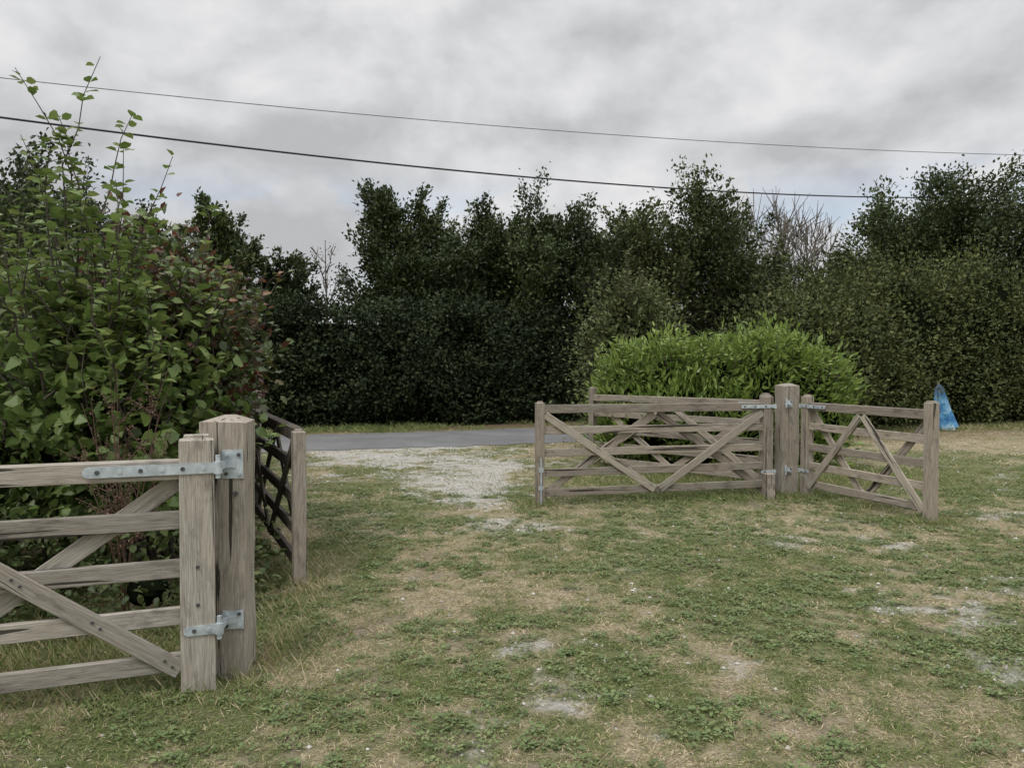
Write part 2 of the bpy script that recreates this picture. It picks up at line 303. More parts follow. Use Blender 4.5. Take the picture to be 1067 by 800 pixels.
mb=MB(); x,y=wedge(3,16,220000); v=gravel(x,y); keep=(rng.rand(len(x))<.25*v+.010)&(np.abs(road_signed(x,y))>1.8); x,y=x[keep],y[keep]; n=len(x)
s=rng.uniform(.004,.015,n)*(1+y*.02); a=rng.uniform(0,6.28,n)
oc=np.array([(1,0,0),(0,1,0),(-1,0,0),(0,-1,0),(0,0,.7),(0,0,-.7)],float)
jit=oc[None]*(1+rng.uniform(-.3,.3,(n,6,1))); R=np.stack([np.stack([np.cos(a),-np.sin(a)],1),np.stack([np.sin(a),np.cos(a)],1)],1)
xy=np.einsum('nij,nkj->nki',R,jit[:,:,:2]); Vv=np.concatenate([xy,jit[:,:,2:]],2)*s[:,None,None]+np.stack([x,y,gz(x,y)+s*.2],1)[:,None,:]
Fo=np.array([(0,1,4),(1,2,4),(2,3,4),(3,0,4)]); F=(np.arange(n)[:,None,None]*6+Fo[None]).reshape(-1,3)
mb.add(Vv.reshape(-1,3),F,0,np.repeat(rng.rand(n),6))
M_stone=leafmat("gravel_stone",[(.1,(.27,.255,.23)),(.6,(.48,.46,.42)),(1,(.68,.66,.62))],trans=0.0,rough=.9,spec=.2)
g=link(mb.build("gravel_stones",[M_stone])); g["kind"]="stuff"
# ------------------------------------------------------------------ vegetation
def leafdirs(out,rng,up=.3,jit=.8):
    n=len(out); D=out+np.array([0,0,up])+rng.normal(0,jit,(n,3)); N=out*.5+np.array([0,0,.7])+rng.normal(0,.6,(n,3)); return D,N
def tree(name,label,loc,H,R,seed,mat,nleaf=14000,leaf=.11,first=.25,nl=15,elev=(.7,1.25),bark=None,spread=.22,trunk_r=.10,group=None,twig=1,nsub=5):
    rng=np.random.RandomState(seed); root=empty(name,loc); tag(root,label,"tree",group)
    tb=MB(); bark=bark or M_bark
    tz=np.linspace(0,1,9); tp=np.stack([np.cumsum(rng.normal(0,.05,9))*R*.5,np.cumsum(rng.normal(0,.05,9))*R*.5,tz*H*.93],1); tp[0,:2]=0
    tube(tb,tp,trunk_r*(1-tz*.93)+.004*twig,7)
    segs=[(tp[-4:],1.4)]
    for i in range(nl):
        f=first+(.9-first)*(i+rng.rand()*.8)/nl; st=np.array([np.interp(f,tz,tp[:,k]) for k in range(3)])
        az=i*2.4+rng.uniform(-.4,.4); prof=np.sin(np.clip((1.04-f)/(1.05-first*.6),0,1)*np.pi*.62)**.8
        ln=R*prof*rng.uniform(.7,1.35)*1.25; el=rng.uniform(*elev)
        t=np.linspace(0,1,7)[:,None]; d=np.array([np.cos(az)*np.cos(el),np.sin(az)*np.cos(el),np.sin(el)])
        p=st+d*ln*t+np.array([0,0,1])*ln*.25*t**2+np.cumsum(rng.normal(0,.03*ln,(7,3)),axis=0)*(t>0)
        tube(tb,p,trunk_r*.42*(1-f*.5)*(1-t[:,0]*.88)+.003*twig,5); segs.append((p[1:],ln))
        for j in range(nsub):
            k=rng.randint(2,7); s2=p[k]; dd=d+rng.normal(0,.65,3)+np.array([0,0,.25]); dd/=np.linalg.norm(dd); l2=ln*rng.uniform(.25,.5)
            q=s2+dd*l2*t[::2]+np.array([0,0,1])*l2*.15*t[::2]**2; tube(tb,q,np.array([.012,.009,.006,.004])*twig,4); segs.append((q,l2*1.1))
    tr=link(tb.build("trunk",[bark],True),root)
    if nleaf:
        wts=np.array([s[1] for s in segs]); wts/=wts.sum(); cnt=(wts*nleaf).astype(int); mb=MB(); ct=tp.mean(0)
        for (p,ln),c in zip(segs,cnt):
            u=rng.uniform(0,1,c)**.85; fi=u*(len(p)-1); q=np.stack([np.interp(fi,np.arange(len(p)),p[:,k]) for k in range(3)],1)
            sg=spread*(1.2-.75*u)[:,None]*np.clip(ln,.4,1.2); q=q+rng.normal(0,1,(c,3))*sg
            out=q-ct; out[:,2]*=.4; out=unit(out); D,N=leafdirs(out,rng,.25,.8)
            tint=np.clip(rng.uniform(.1,.8)+rng.normal(0,.2,c),0,1)*.8+rng.rand(c)*.2
            leaves(mb,q,D,N,leaf*rng.uniform(.6,1.3,c),leaf*.6*rng.uniform(.7,1.2,c),tint)
        link(mb.build("crown",[mat]),root)
    return root
def lobepts(lobes,nclump,per,cr,rng,outer=(.80,1.12),inset=.7):
    L=np.array(lobes,float); ar=L[:,3]*L[:,5]+L[:,4]*L[:,5]+L[:,3]*L[:,4]; w=ar/ar.sum()
    k=rng.choice(len(L),nclump*2,p=w); d=unit(rng.normal(0,1,(len(k),3)))
    c=L[k,:3]+L[k,3:]*d*rng.uniform(*outer,(len(k),1)); o=unit(d/L[k,3:])
    ok=c[:,2]>.05
    for i in range(len(L)):
        e=np.sum(((c-L[i,:3])/L[i,3:])**2,axis=1); ok&=~((e<inset)&(k!=i))
    c=c[ok][:nclump]; o=o[ok][:nclump]
    ct=rng.rand(len(c)); P=np.repeat(c,per,0)+rng.normal(0,1,(len(c)*per,3))*cr*np.repeat(rng.uniform(.6,1.4,len(c)),per)[:,None]
    return P,np.repeat(o,per,0),np.repeat(ct,per)
def shrub(name,label,cat,lobes,seed,mat,nclump=500,per=30,cr=.12,leaf=.08,wr=.62,k=4,up=.3,jit=.8,shoots=(),core=.72,stems=0,shootleaf=26,group=None,outer=(.80,1.12)):
    rng=np.random.RandomState(seed); A=np.array(lobes,float); loc=(float(A[:,0].mean()),float(A[:,1].mean()),0.)
    root=empty(name,loc); tag(root,label,cat,group); mb=MB(); sb=MB()
    P,O,T=lobepts(lobes,nclump,per,cr,rng,outer); ok=P[:,2]>.02; P,O,T=P[ok],O[ok],T[ok]; n=len(P)
    D,N=leafdirs(O,rng,up,jit); ls=leaf*rng.uniform(.55,1.3,n)
    leaves(mb,P,D,N,ls,ls*wr*rng.uniform(.8,1.2,n),np.clip(T*.6+rng.rand(n)*.5-.05,0,1),k)
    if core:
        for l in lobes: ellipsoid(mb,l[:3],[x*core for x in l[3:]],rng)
    for s in shoots:
        b=np.array(s[:3],float); e=np.array(s[3:6],float); t=np.linspace(0,1,9)[:,None]
        ln=np.linalg.norm(e-b); bend=rng.normal(0,.07*ln,3); p=b+(e-b)*t+bend*np.sin(t*np.pi)+rng.normal(0,.012,(9,3))
        tube(sb,p,.009*(1-t[:,0]*.75),5)
        m_=int(shootleaf*ln/.8); u=np.sort(rng.uniform(.05,1,m_)); q=np.stack([np.interp(u,t[:,0],p[:,i]) for i in range(3)],1)
        a=np.arange(m_)*2.5+rng.uniform(0,.8,m_); O2=np.stack([np.cos(a),np.sin(a),rng.uniform(-.1,.7,m_)],1)
        leaves(mb,q+O2*.012,O2,np.stack([rng.normal(0,.4,m_),rng.normal(0,.4,m_),np.ones(m_)],1),leaf*rng.uniform(.7,1.25,m_)*(1.1-.4*u),leaf*wr*rng.uniform(.9,1.2,m_)*(1.1-.4*u),np.clip(rng.normal(.7,.2,m_),0,1),k)
    for i in range(stems):
        l=lobes[rng.randint(len(lobes))]; a=rng.uniform(0,6.28); b=np.array([l[0]+rng.normal(0,.25),l[1]+rng.normal(0,.2),0.]); e=np.array([l[0]+np.cos(a)*l[3]*.75,l[1]+np.sin(a)*l[4]*.75,l[2]+l[5]*rng.uniform(-.1,.6)])
        t=np.linspace(0,1,7)[:,None]; p=b+(e-b)*np.concatenate([t**1.5,t**1.5,t],1)+rng.normal(0,.02,(7,3)); tube(sb,p,.018*(1-t[:,0]*.75),5)
    if sb.n: link(sb.build("stem",[M_bark],True,loc),root)
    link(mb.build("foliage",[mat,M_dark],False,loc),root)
    return root
rng=np.random.RandomState(21)
HO=(-1.5,20.2,0)
hp0=empty("roadside_hedge",HO); tag(hp0,"tall dark clipped hedge standing along the far verge of the lane","hedge")
i0=np.argmin(np.abs(RP[:,0]+16)); i1=np.argmin(np.abs(RP[:,0]-10)); mb=MB()
seg=np.linalg.norm(np.diff(RP[i0:i1+1],axis=0),axis=1); S=np.concatenate([[0],np.cumsum(seg)]); LT=S[-1]
def pat(s,off):
    x=np.interp(s,S,RP[i0:i1+1,0]);y=np.interp(s,S,RP[i0:i1+1,1]);nx_=np.interp(s,S,RN[i0:i1+1,0]);ny_=np.interp(s,S,RN[i0:i1+1,1])
    return x+nx_*off,y+ny_*off,nx_,ny_
nc=3600; s=rng.uniform(0,LT,nc); hh=2.6+.6*fbm(s*.5,s*0+2,3); z=rng.uniform(.02,1,nc)**.9*hh; off=3.35+.6*(fbm(s*.7,z*.9,3)-.5)*2+rng.normal(0,.08,nc)+.12*(z<.5)
top=rng.rand(nc)<.25; z=np.where(top,hh+rng.normal(0,.16,nc),z); off=np.where(top,rng.uniform(3.3,4.6,nc),off)
x,y,nx_,ny_=pat(s,off); per=26; C=np.stack([x,y,z],1); O=np.stack([-nx_,-ny_,np.where(top,1.2,.25)],1)
P=np.repeat(C,per,0)+rng.normal(0,.12,(nc*per,3)); O=np.repeat(O,per,0); T=np.repeat(rng.rand(nc),per); n=len(P); P[:,2]=np.maximum(P[:,2],.02)
D,N=leafdirs(O,rng,-.2,.7); N=O+rng.normal(0,.5,(n,3)); leaves(mb,P,D,N,rng.uniform(.07,.14,n),rng.uniform(.05,.09,n),np.clip(T*.65+rng.rand(n)*.4-.05,0,1))
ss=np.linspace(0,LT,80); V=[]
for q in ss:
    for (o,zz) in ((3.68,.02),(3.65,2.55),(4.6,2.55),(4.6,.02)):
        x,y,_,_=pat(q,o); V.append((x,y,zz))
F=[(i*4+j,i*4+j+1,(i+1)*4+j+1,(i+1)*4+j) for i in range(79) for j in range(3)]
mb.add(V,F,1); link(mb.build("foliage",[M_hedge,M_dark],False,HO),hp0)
TG="trees growing above the roadside hedge"
TL=[(-11.5,18.8,5.6,1.7,M_tree),(-9.7,19.6,4.8,1.5,M_tree),(-7.7,21,6.0,1.0,M_tree3),(-6.4,22,4.2,1.0,M_tree),(-3.55,22.6,6.7,1.3,M_tree),(-2.2,22.8,6.0,1.2,M_tree3),(-.7,23,6.0,1.2,M_tree),(1.25,23.3,6.0,1.5,M_tree),(3.2,22.8,5.6,1.5,M_tree2),(5.5,22.8,6.5,1.55,M_tree3),(7.2,23.6,4.3,1.3,M_tree2),
    (-8.9,21.5,3.9,1.2,M_tree),(-3.0,22.0,4.6,1.3,M_tree),(-1.5,22.2,5.2,1.3,M_tree),(.3,22.6,5.2,1.4,M_tree3),(2.3,22.5,5.0,1.4,M_tree),(4.3,22.6,5.2,1.4,M_tree2),(6.4,22.9,4.0,1.3,M_tree2)]
for i,(x,y,H,R,mt) in enumerate(TL):
    tree("hedgerow_tree",("lighter olive green tree rising above the clipped hedge" if mt==M_tree2 else "dark green bushy tree rising above the clipped hedge"),(x,y,0),H,R,100+i,mt,12500 if i<11 else 8500,.13,.3,21,spread=.24,group=TG)
for i,(x,y,H,R) in enumerate([(12.0,25,6.2,1.7),(13.8,25.3,7.1,2.1),(16.4,24.5,7.5,2.2),(18.8,23.5,7.2,2.2),(10.9,24.8,4.7,1.3)]):
    tree("broadleaf_tree","broad dense green tree with a rounded crown behind the hedge",(x,y,0),H,R,200+i,M_tree3 if i%2==0 else M_tree,24000,.13,.25,26,(.3,1.05),spread=.33,trunk_r=.16,group="broad trees beyond the garden hedge")
for i,(x,y,H,R) in enumerate([(8.7,26,6.8,1.6),(10.0,26.6,6.5,1.5),(7.6,26.0,6.6,1.5)]):
    tree("bare_tree","leafless pale tree with thin upright twigs",(x,y,0),H,R,310+i,M_tree,0,.1,.3,26,(.8,1.3),bark=M_barkpale,trunk_r=.06,group="leafless trees",twig=1.5,nsub=12)
tree("bare_tree","thin nearly leafless sapling rising over the hedge",(-5.2,22.3,0),5.4,.7,320,M_tree,200,.08,.4,10,bark=M_barkpale,trunk_r=.05,group="leafless trees",twig=1.7)
tree("hedgerow_tree","dark green tree with rough upright branches",(-7.2,10.2,0),4.0,1.0,330,M_tree3,8000,.1,.2,16,trunk_r=.1,spread=.25)
tree("hedgerow_tree","dark green tree with rough upright branches",(-8.4,12.5,0),4.3,1.3,331,M_tree,10000,.1,.2,16,trunk_r=.1,spread=.25)
shrub("mixed_hedge","tall overgrown mixed green hedge bordering the dry lawn","hedge",
 [(6.2,17.6,1.3,1.3,1.1,1.7),(7.5,18.9,1.6,1.2,1.1,1.9),(8.7,20.0,1.6,1.0,1.1,1.75),(9.9,20.5,1.9,1.2,1.2,2.15),(11.3,21.0,1.7,1.1,1.2,2.05),(12.6,21.5,1.9,1.3,1.2,2.35),(14.3,21.9,1.8,1.4,1.2,2.1),(16.4,22.2,2.0,1.5,1.2,2.4),(10.5,20.7,1.0,2.6,1.1,1.2),(14,21.6,1.0,3,1.1,1.2),(8.0,19.1,.9,1.6,1.0,1.2)],
 41,M_mixed,2600,34,.24,.10,core=.78,outer=(.78,1.18))
rl=np.random.RandomState(5); sh=[]
lob=[(1.85,12.6,.85,.5,.6,.88),(2.5,12.5,.95,.6,.65,.95),(3.15,12.3,.98,.6,.65,.93),(3.8,12.1,1.0,.6,.65,.98),(4.45,11.9,.9,.55,.55,.9),(3.0,12.0,.6,1.6,.7,.7)]
for i in range(300):
    l=lob[rl.randint(5)]; a=rl.uniform(0,6.28); r=np.sqrt(rl.rand())*1.0; x=l[0]+np.cos(a)*l[3]*r; y=l[1]+np.sin(a)*l[4]*r; z=l[2]+l[5]*np.sqrt(max(0,1-r**4))*.86
    sh.append((x,y,z-.2,x+np.cos(a)*.14*r,y+np.sin(a)*.14*r,z+rl.uniform(.0,.42)*(.7+.3*math.sin(x*5))))
shrub("laurel_bush","bright yellow-green laurel bush with upright glossy leaves behind the gates","bush",lob,42,M_laurel,950,16,.11,.125,.36,4,up=.9,jit=.6,shoots=sh,core=.74,shootleaf=36)
gs=[]
for i in range(45):
    a=rl.uniform(0,6.28); x=2.1+np.cos(a)*.8*rl.rand(); y=15.1+np.sin(a)*.5*rl.rand(); z=rl.uniform(1.8,2.9)-.6*abs(x-2.2); gs.append((x,y,z,x+rl.normal(0,.2),y+rl.normal(0,.15),z+rl.uniform(.4,1.0)))
shrub("garden_shrub","soft olive green shrub growing beside the laurel","bush",[(1.9,15,1.4,.55,.6,1.3),(2.5,15.2,1.7,.6,.6,1.35),(2.1,15.2,2.3,.4,.4,.8)],43,M_tree2,520,20,.20,.085,core=.5,shoots=gs,shootleaf=44,outer=(.5,1.15))
# near left shrubs
rl=np.random.RandomState(6); sh=[]
for (x,y,z,X2,Y2,Z2) in [(-2.85,5.5,1.7,-2.78,5.4,3.62),(-2.75,5.5,1.6,-2.62,5.5,3.25),(-3.0,5.5,1.7,-3.12,5.5,3.30),(-2.6,5.6,1.6,-2.38,5.6,3.0),(-3.2,5.6,1.6,-3.42,5.6,3.15),(-2.9,5.4,1.7,-2.95,5.2,3.05),(-3.5,5.7,1.6,-3.7,5.8,2.9),(-2.45,5.7,1.6,-2.2,5.8,2.7),(-3.1,5.5,1.7,-3.25,5.3,3.5),(-2.7,5.3,1.6,-2.5,5.0,2.7),(-2.8,5.5,1.6,-2.72,5.6,3.1)]: sh.append((x,y,z,X2,Y2,Z2))
for i in range(115):
    a=rl.uniform(0,6.28); r=rl.rand(); x=-2.82+np.cos(a)*.62*r; y=5.5+np.sin(a)*.6*r; z=rl.uniform(.7,1.85); sh.append((x,y,z,x+rl.normal(0,.22)+np.cos(a)*.22,y+rl.normal(0,.15)-.15,z+rl.uniform(.35,.9)))
shrub("hazel_shrub","tall bushy green hazel shrub with upright leafy shoots","bush",[(-2.8,5.65,1.2,.5,.6,.7),(-3.3,5.4,.9,.5,.5,.55),(-2.55,5.4,1.05,.42,.42,.55),(-3.9,5.6,.95,.65,.6,.65)],51,M_near,380,12,.14,.105,.76,6,shoots=sh,core=.38,stems=30,shootleaf=19,outer=(.5,1.2))
sh=[]
for i in range(110):
    a=rl.uniform(0,6.28); r=rl.rand(); x=-2.43+np.cos(a)*.4*r; y=6.15+np.sin(a)*.5*r; z=rl.uniform(1.15,1.95); sh.append((x,y,z,x+rl.normal(0,.12)+.25*np.cos(a)*r,y+rl.normal(0,.2)-.1,z+rl.uniform(.2,.5)))
shrub("copper_beech_shrub","copper and green leaved beech shrub overhanging the gate","bush",[(-2.48,6.2,1.6,.42,.5,.55),(-3.1,6.9,1.6,.7,.7,1.0),(-2.75,6.5,1.0,.35,.5,.7)],52,M_copper,560,15,.11,.08,.68,6,shoots=sh,core=.48,stems=20,shootleaf=20)
shrub("hawthorn_shrub","dense dark green shrub at the edge of the driveway","bush",[(-4.6,8.4,1.3,1.1,1,1.35),(-3.9,8.9,1.0,.75,.8,1.15),(-5.9,7.6,1.1,1.2,1.1,1.2),(-5.4,6.2,.9,1.0,1,1.0),(-5.2,11,1.2,1.3,1.2,1.4)],53,M_tree2,1400,24,.16,.08,.65,4,core=.72,stems=12,shoots=[(-4.6,8.4,2.4,-4.5,8.4,3.4),(-5.1,8.2,2.4,-5.2,8.1,3.2),(-4,8.6,2,-3.9,8.6,3.0)])
shrub("bramble_undergrowth","low green bramble and nettles growing behind the gate","plant",[(-2.2,4.75,.2,.5,.25,.3),(-3.0,4.6,.25,.7,.3,.4),(-1.95,5.3,.2,.25,.4,.3)],54,M_tree3,200,12,.09,.055,.6,6,core=.3,up=.1)
mb=MB(); sb=MB(); rng=np.random.RandomState(60); root=empty("dry_dock_plant",(-2.3,4.7,0)); tag(root,"dried reddish brown dock plant with branching seed heads","plant")
for i in range(12):
    a=rng.uniform(0,6.28); t=np.linspace(0,1,6)[:,None]; e=np.array([np.cos(a)*.32,np.sin(a)*.15,rng.uniform(1.05,1.72)]); p=e*np.concatenate([t**1.7,t**1.7,t],1)+rng.normal(0,.012,(6,3)); tube(sb,p,.005*(1-.6*t[:,0]),4)
    for j in range(4):
        k=rng.randint(2,5); q=p[k]+np.linspace(0,1,4)[:,None]*np.array([rng.normal(0,.12),rng.normal(0,.06),rng.uniform(.1,.28)]); tube(sb,q,[.0035,.003,.0025,.002],4)
        u=rng.uniform(.2,1,35); qq=np.stack([np.interp(u*3,np.arange(4),q[:,j2]) for j2 in range(3)],1)+rng.normal(0,.012,(35,3)); leaves(mb,qq,rng.normal(0,1,(35,3)),rng.normal(0,1,(35,3)),.016,.012,rng.rand(35))
link(sb.build("stem",[M_dry],True),root); link(mb.build("seed_head",[M_dry]),root)
# ------------------------------------------------------------------ gates
def box(name,sx,sy,sz,mat,bev=.004,cutx=0):
    bm=bmesh.new(); bmesh.ops.create_cube(bm,size=1); bmesh.ops.scale(bm,vec=(sx,sy,sz),verts=bm.verts)
    if cutx:
        es=[e for e in bm.edges if all(v.co.x>0 for v in e.verts)]
        bmesh.ops.bevel(bm,geom=es,offset=cutx,segments=3,affect='EDGES')
    es=[e for e in bm.edges if e.calc_length()>bev*3 and len(e.link_faces)==2 and e.calc_face_angle(0)>.9]
    if es: bmesh.ops.bevel(bm,geom=es,offset=bev,segments=1,affect='EDGES')
    me=bpy.data.meshes.new(name); bm.to_mesh(me); bm.free(); me.materials.append(mat)
    return bpy.data.objects.new(name,me)
def board(root,name,p0,p1,wid,thick,mat,cutx=0,bev=.004):
    p0=Vector(p0);p1=Vector(p1);d=p1-p0;L=d.length;d.normalize(); y=Vector((0,1,0)); z=d.cross(y).normalized(); 
    o=box(name,L,thick,wid,mat,bev,cutx); c=(p0+p1)/2
    M=Matrix(((d.x,y.x,z.x,c.x),(d.y,y.y,z.y,c.y),(d.z,y.z,z.z,c.z),(0,0,0,1)))
    link(o,root); o.matrix_basis=M; return o
def cyl(root,name,c,r,h,axisv,mat,n=12):
    bm=bmesh.new(); bmesh.ops.create_cone(bm,cap_ends=True,segments=n,radius1=r,radius2=r*.93,depth=h)
    me=bpy.data.meshes.new(name); bm.to_mesh(me); bm.free(); me.materials.append(mat); o=bpy.data.objects.new(name,me); link(o,root)
    o.matrix_basis=Matrix.Translation(c)@Vector((0,0,1)).rotation_difference(Vector(axisv)).to_matrix().to_4x4(); return o
class SB:
    def __init__(s): s.bm=bmesh.new()
    def box(s,cx,cy,cz,sx,sy,sz,mi=0):
        r=bmesh.ops.create_cube(s.bm,size=1); bmesh.ops.scale(s.bm,vec=(sx,sy,sz),verts=r['verts']); bmesh.ops.translate(s.bm,vec=(cx,cy,cz),verts=r['verts'])
        for v in r['verts']:
            for f in v.link_faces: f.material_index=mi
    def cyl(s,c,r,hh,ax,mi=0):
        q=bmesh.ops.create_cone(s.bm,cap_ends=True,segments=12,radius1=r,radius2=r,depth=hh); bmesh.ops.transform(s.bm,matrix=Matrix.Translation(c)@Vector((0,0,1)).rotation_difference(Vector(ax)).to_matrix().to_4x4(),verts=q['verts'])
        for v in q['verts']:
            for f in v.link_faces: f.material_index=mi
    def done(s,name,root):
        me=bpy.data.meshes.new(name); s.bm.to_mesh(me); s.bm.free(); me.materials.append(M_steel); me.materials.append(M_bolt); o=bpy.data.objects.new(name,me); return link(o,root)
def hinge(root,x0,x1,z,y,sgn,small=False,h=.05):
    if small: h*=.9
    s=SB()
    s.box((x0+x1)/2,y+sgn*.004,z,x1-x0,.006,h)
    s.cyl((x1,y+sgn*.004,z),h/2,.0055,(0,1,0))
    s.cyl((x0-.012,y+sgn*.004,z),.02,h*1.15,(0,0,1))
    n=6 if not small else 2
    for i in range(n):
        xx=x0+(x1-x0)*(i+.6)/n; s.cyl((xx,y+sgn*.009,z),.010,.007,(0,1,0),1 if i%2 else 0)
    return s.done("hinge",root)
def gate(loc,ang,L,mat,label,hw=.13,tw=.09,lam=1,htop=1.2,ttop=1.15,hside=1,bolts=False,strap=.40,hh=.04,tmat=None,latch=0,low=None,bmat=None):
    root=empty("wooden_gate",(loc[0],loc[1],0),ang); tag(root,label,"gate","five-bar wooden gates"); bmat=bmat or mat
    board(root,"stile",(hw/2,0,.0),(hw/2,0,htop),hw,.10,mat,cutx=.022)
    board(root,"stile",(L-tw/2,0,.02),(L-tw/2,0,ttop),tw,.09,tmat or mat,cutx=.018)
    for i,z in enumerate((.15,.365,.59,.825,1.065)):
        th=.075 if i==4 else .036
        board(root,"rail",(hw-.012,0,z+random.uniform(-.006,.006)),(L-tw+.012,0,z+random.uniform(-.010,.005)),.092 if i==4 else .085,th,mat)
    mid=(hw+L-tw)/2; y=.029*lam
    f1,f2=(bmat,mat) if lam==1 or L<2 else (mat,bmat)
    board(root,"brace",(hw,y,.115),(mid-.02,y,1.0),.085,.020,f1)
    board(root,"brace",(L-tw,y,.115),(mid+.02,y,1.0),.085,.020,f1)
    board(root,"brace",(hw+.005,-y,1.0),(mid-.03,-y,.14),.085,.020,f2)
    board(root,"brace",(L-tw-.005,-y,1.0),(mid+.03,-y,.14),.085,.020,f2)
    hinge(root,-.005,strap,1.065,.05*hside,hside,h=hh); hinge(root,-.005,low or hw+.02,.30,.05*hside,hside,True,h=hh)
    if latch:
        s=SB(); s.cyl((L-tw/2,.058*latch,.27),.010,.5,(0,0,1)); s.box(L-tw/2,.052*latch,.40,.05,.016,.05); s.box(L-tw/2,.052*latch,.20,.05,.016,.04); s.done("drop_bolt",root)
    if bolts:
        for z in (.15,.365,.59,.825):
            t=(z-.115)/(.885); x=hw+(mid-.02-hw)*t
            for dx in (-.012,.02): cyl(root,"bolt",(x+dx,y+.013*lam,z+dx),.007,.008,(0,1,0),M_bolt,8)
        for z in (.42,.6): cyl(root,"bolt",(hw*.5,.052*lam,z),.009,.008,(0,1,0),M_bolt,8)
    return root
def post(x,y,ang,w,h,mat,label,name="gate_post",cap=.032):
    root=empty(name,(x,y,0),ang); tag(root,label,"post","square wooden gate posts")
    bm=bmesh.new(); hw=w/2; rings=[]
    zs=list(np.linspace(-.25,h-cap,11)); rr=np.random.RandomState(int(abs(x*100)+abs(y*10)))
    for z in zs:
        c=.010; j=rr.normal(0,.0025,2); w2=hw+rr.normal(0,.0018)
        rings.append([bm.verts.new((a+j[0],b+j[1],z+rr.normal(0,.002))) for a,b in ((-w2+c,-w2),(w2-c,-w2),(w2,-w2+c),(w2,w2-c),(w2-c,w2),(-w2+c,w2),(-w2,w2-c),(-w2,-w2+c))])
    rings.append([bm.verts.new((v.co.x*.25+.01,v.co.y*.25,h-.001)) for v in rings[-1]])
    for A,B in zip(rings[:-1],rings[1:]):
        for i in range(8): bm.faces.new((A[i],A[(i+1)%8],B[(i+1)%8],B[i]))
    bm.faces.new(rings[-1]); 
    R=Matrix.Rotation(math.radians(90),4,'Y'); bmesh.ops.transform(bm,matrix=R,verts=bm.verts)
    me=bpy.data.meshes.new("shaft"); bm.to_mesh(me); bm.free(); me.materials.append(mat); o=bpy.data.objects.new("shaft",me); link(o,root); o.matrix_basis=R.inverted()
    return root
def bracket(root,c,sx=.10,sz=.12,ny=-1,pin=-.05,arm=None):
    s=SB(); s.box(c[0],c[1],c[2],sx,.008,sz)
    for i in (-1,1):
        for j in (-1,1): s.cyl((c[0]+i*sx*.3,c[1]+ny*.007,c[2]+j*sz*.33),.009,.010,(0,1,0),1 if i*j>0 else 0)
    if arm:
        s.box(arm[0],(c[1]+arm[1])/2,c[2],.022,abs(arm[1]-c[1]),.030); s.cyl((arm[0],arm[1],c[2]+.005),.012,.11,(0,0,1))
        s.box((c[0]+arm[0])/2,c[1]-.006,c[2],abs(c[0]-arm[0])+.03,.006,.034)
    else:
        s.box(c[0]+pin*.5,c[1]+ny*.02,c[2],abs(pin)+.02,.03,.018); s.cyl((c[0]+pin,c[1]+ny*.03,c[2]+.01),.011,.11,(0,0,1))
    return s.done("hinge_bracket",root)
gate((-1.425,3.80),math.radians(201),2.75,W_grey,"weathered grey five-bar wooden gate with galvanised strap hinges",hw=.155,htop=1.22,lam=1,bolts=True,strap=.53,hh=.05,low=.12)
p=post(-1.425,3.99,math.radians(6),.215,1.30,W_post,"thick weathered square oak gate post with cracked grain")
bracket(p,(.048,-.1125,1.065),.10,.14,arm=(.010,-.236)); bracket(p,(.044,-.1125,.30),.10,.09,arm=(.010,-.236))
cyl(p,"bolt",(.06,-.113,.92),.012,.012,(0,1,0),M_bolt)
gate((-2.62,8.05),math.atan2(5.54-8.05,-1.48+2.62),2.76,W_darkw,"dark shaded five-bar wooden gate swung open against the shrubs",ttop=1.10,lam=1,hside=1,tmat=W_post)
post(-2.72,8.25,.1,.2,1.3,W_post,"square oak gate post hidden among shrubs")
gate((3.05,9.36),math.atan2(8.72-9.36,.25-3.05),2.86,W_brown,"weathered brown five-bar wooden gate standing open on the lawn",lam=-1,ttop=1.15,hw=.12,latch=1,bmat=W_pale)
p=post(3.29,9.52,math.radians(8),.215,1.33,W_post,"stout square oak gate post carrying several gates")
bracket(p,(-.03,-.112,1.09),.08,.08); bracket(p,(-.03,-.112,.30),.07,.06)
gate((3.47,9.45),math.atan2(7.66-9.45,4.10-3.47),1.88,W_brown,"narrower weathered brown wooden gate angled towards the lawn",lam=-1,ttop=1.2,hw=.11,tw=.11,hside=-1,bmat=W_pale)
gate((3.18,9.80),math.atan2(12.0-9.80,1.15-3.18),2.95,W_brown,"weathered wooden gate swung back in front of the laurel",lam=1,ttop=1.22,hw=.12)
post(2.97,9.17,.05,.11,.31,W_brown,"short square wooden gate stop stump set in grass","gate_stop",cap=.02)
# ------------------------------------------------------------------ blue sheet on post by hedge
root=empty("blue_sheet",(10.02,18.7,0)); tag(root,"crumpled blue plastic sheet draped over a short wooden stake","plastic sheet")
mb=MB(); na,nz=40,16; V=[]
for i in range(nz):
    t=i/(nz-1)
    for j in range(na):
        th=2*math.pi*j/na; r=(.075+.06*math.sin(min(1,t*3)*1.57)+.10*t**2)*(1+(.10+.30*t)*math.sin(6*th+2.2*t)+.14*t*math.sin(11*th+2))
        if i==0: r*=.45
        V.append((.15*t**1.3+r*math.cos(th)*.95,-.02+r*math.sin(th)*.6,1.09-(1.06-.10*max(0,math.sin(2*th+1)))*t))
F=[(i*na+j,i*na+(j+1)%na,(i+1)*na+(j+1)%na,(i+1)*na+j) for i in range(nz-1) for j in range(na)]
mb.add(V,F); mb.add([V[j] for j in range(na)],[list(range(na))])
link(mb.build("draped_cloth",[M_blue],True),root)
mb=MB(); tube(mb,[(0,0,-.1),(0,0,.5),(-.01,0,1.17)],[.032,.032,.028],8,cap=True)
link(mb.build("stake",[W_brown]),root)
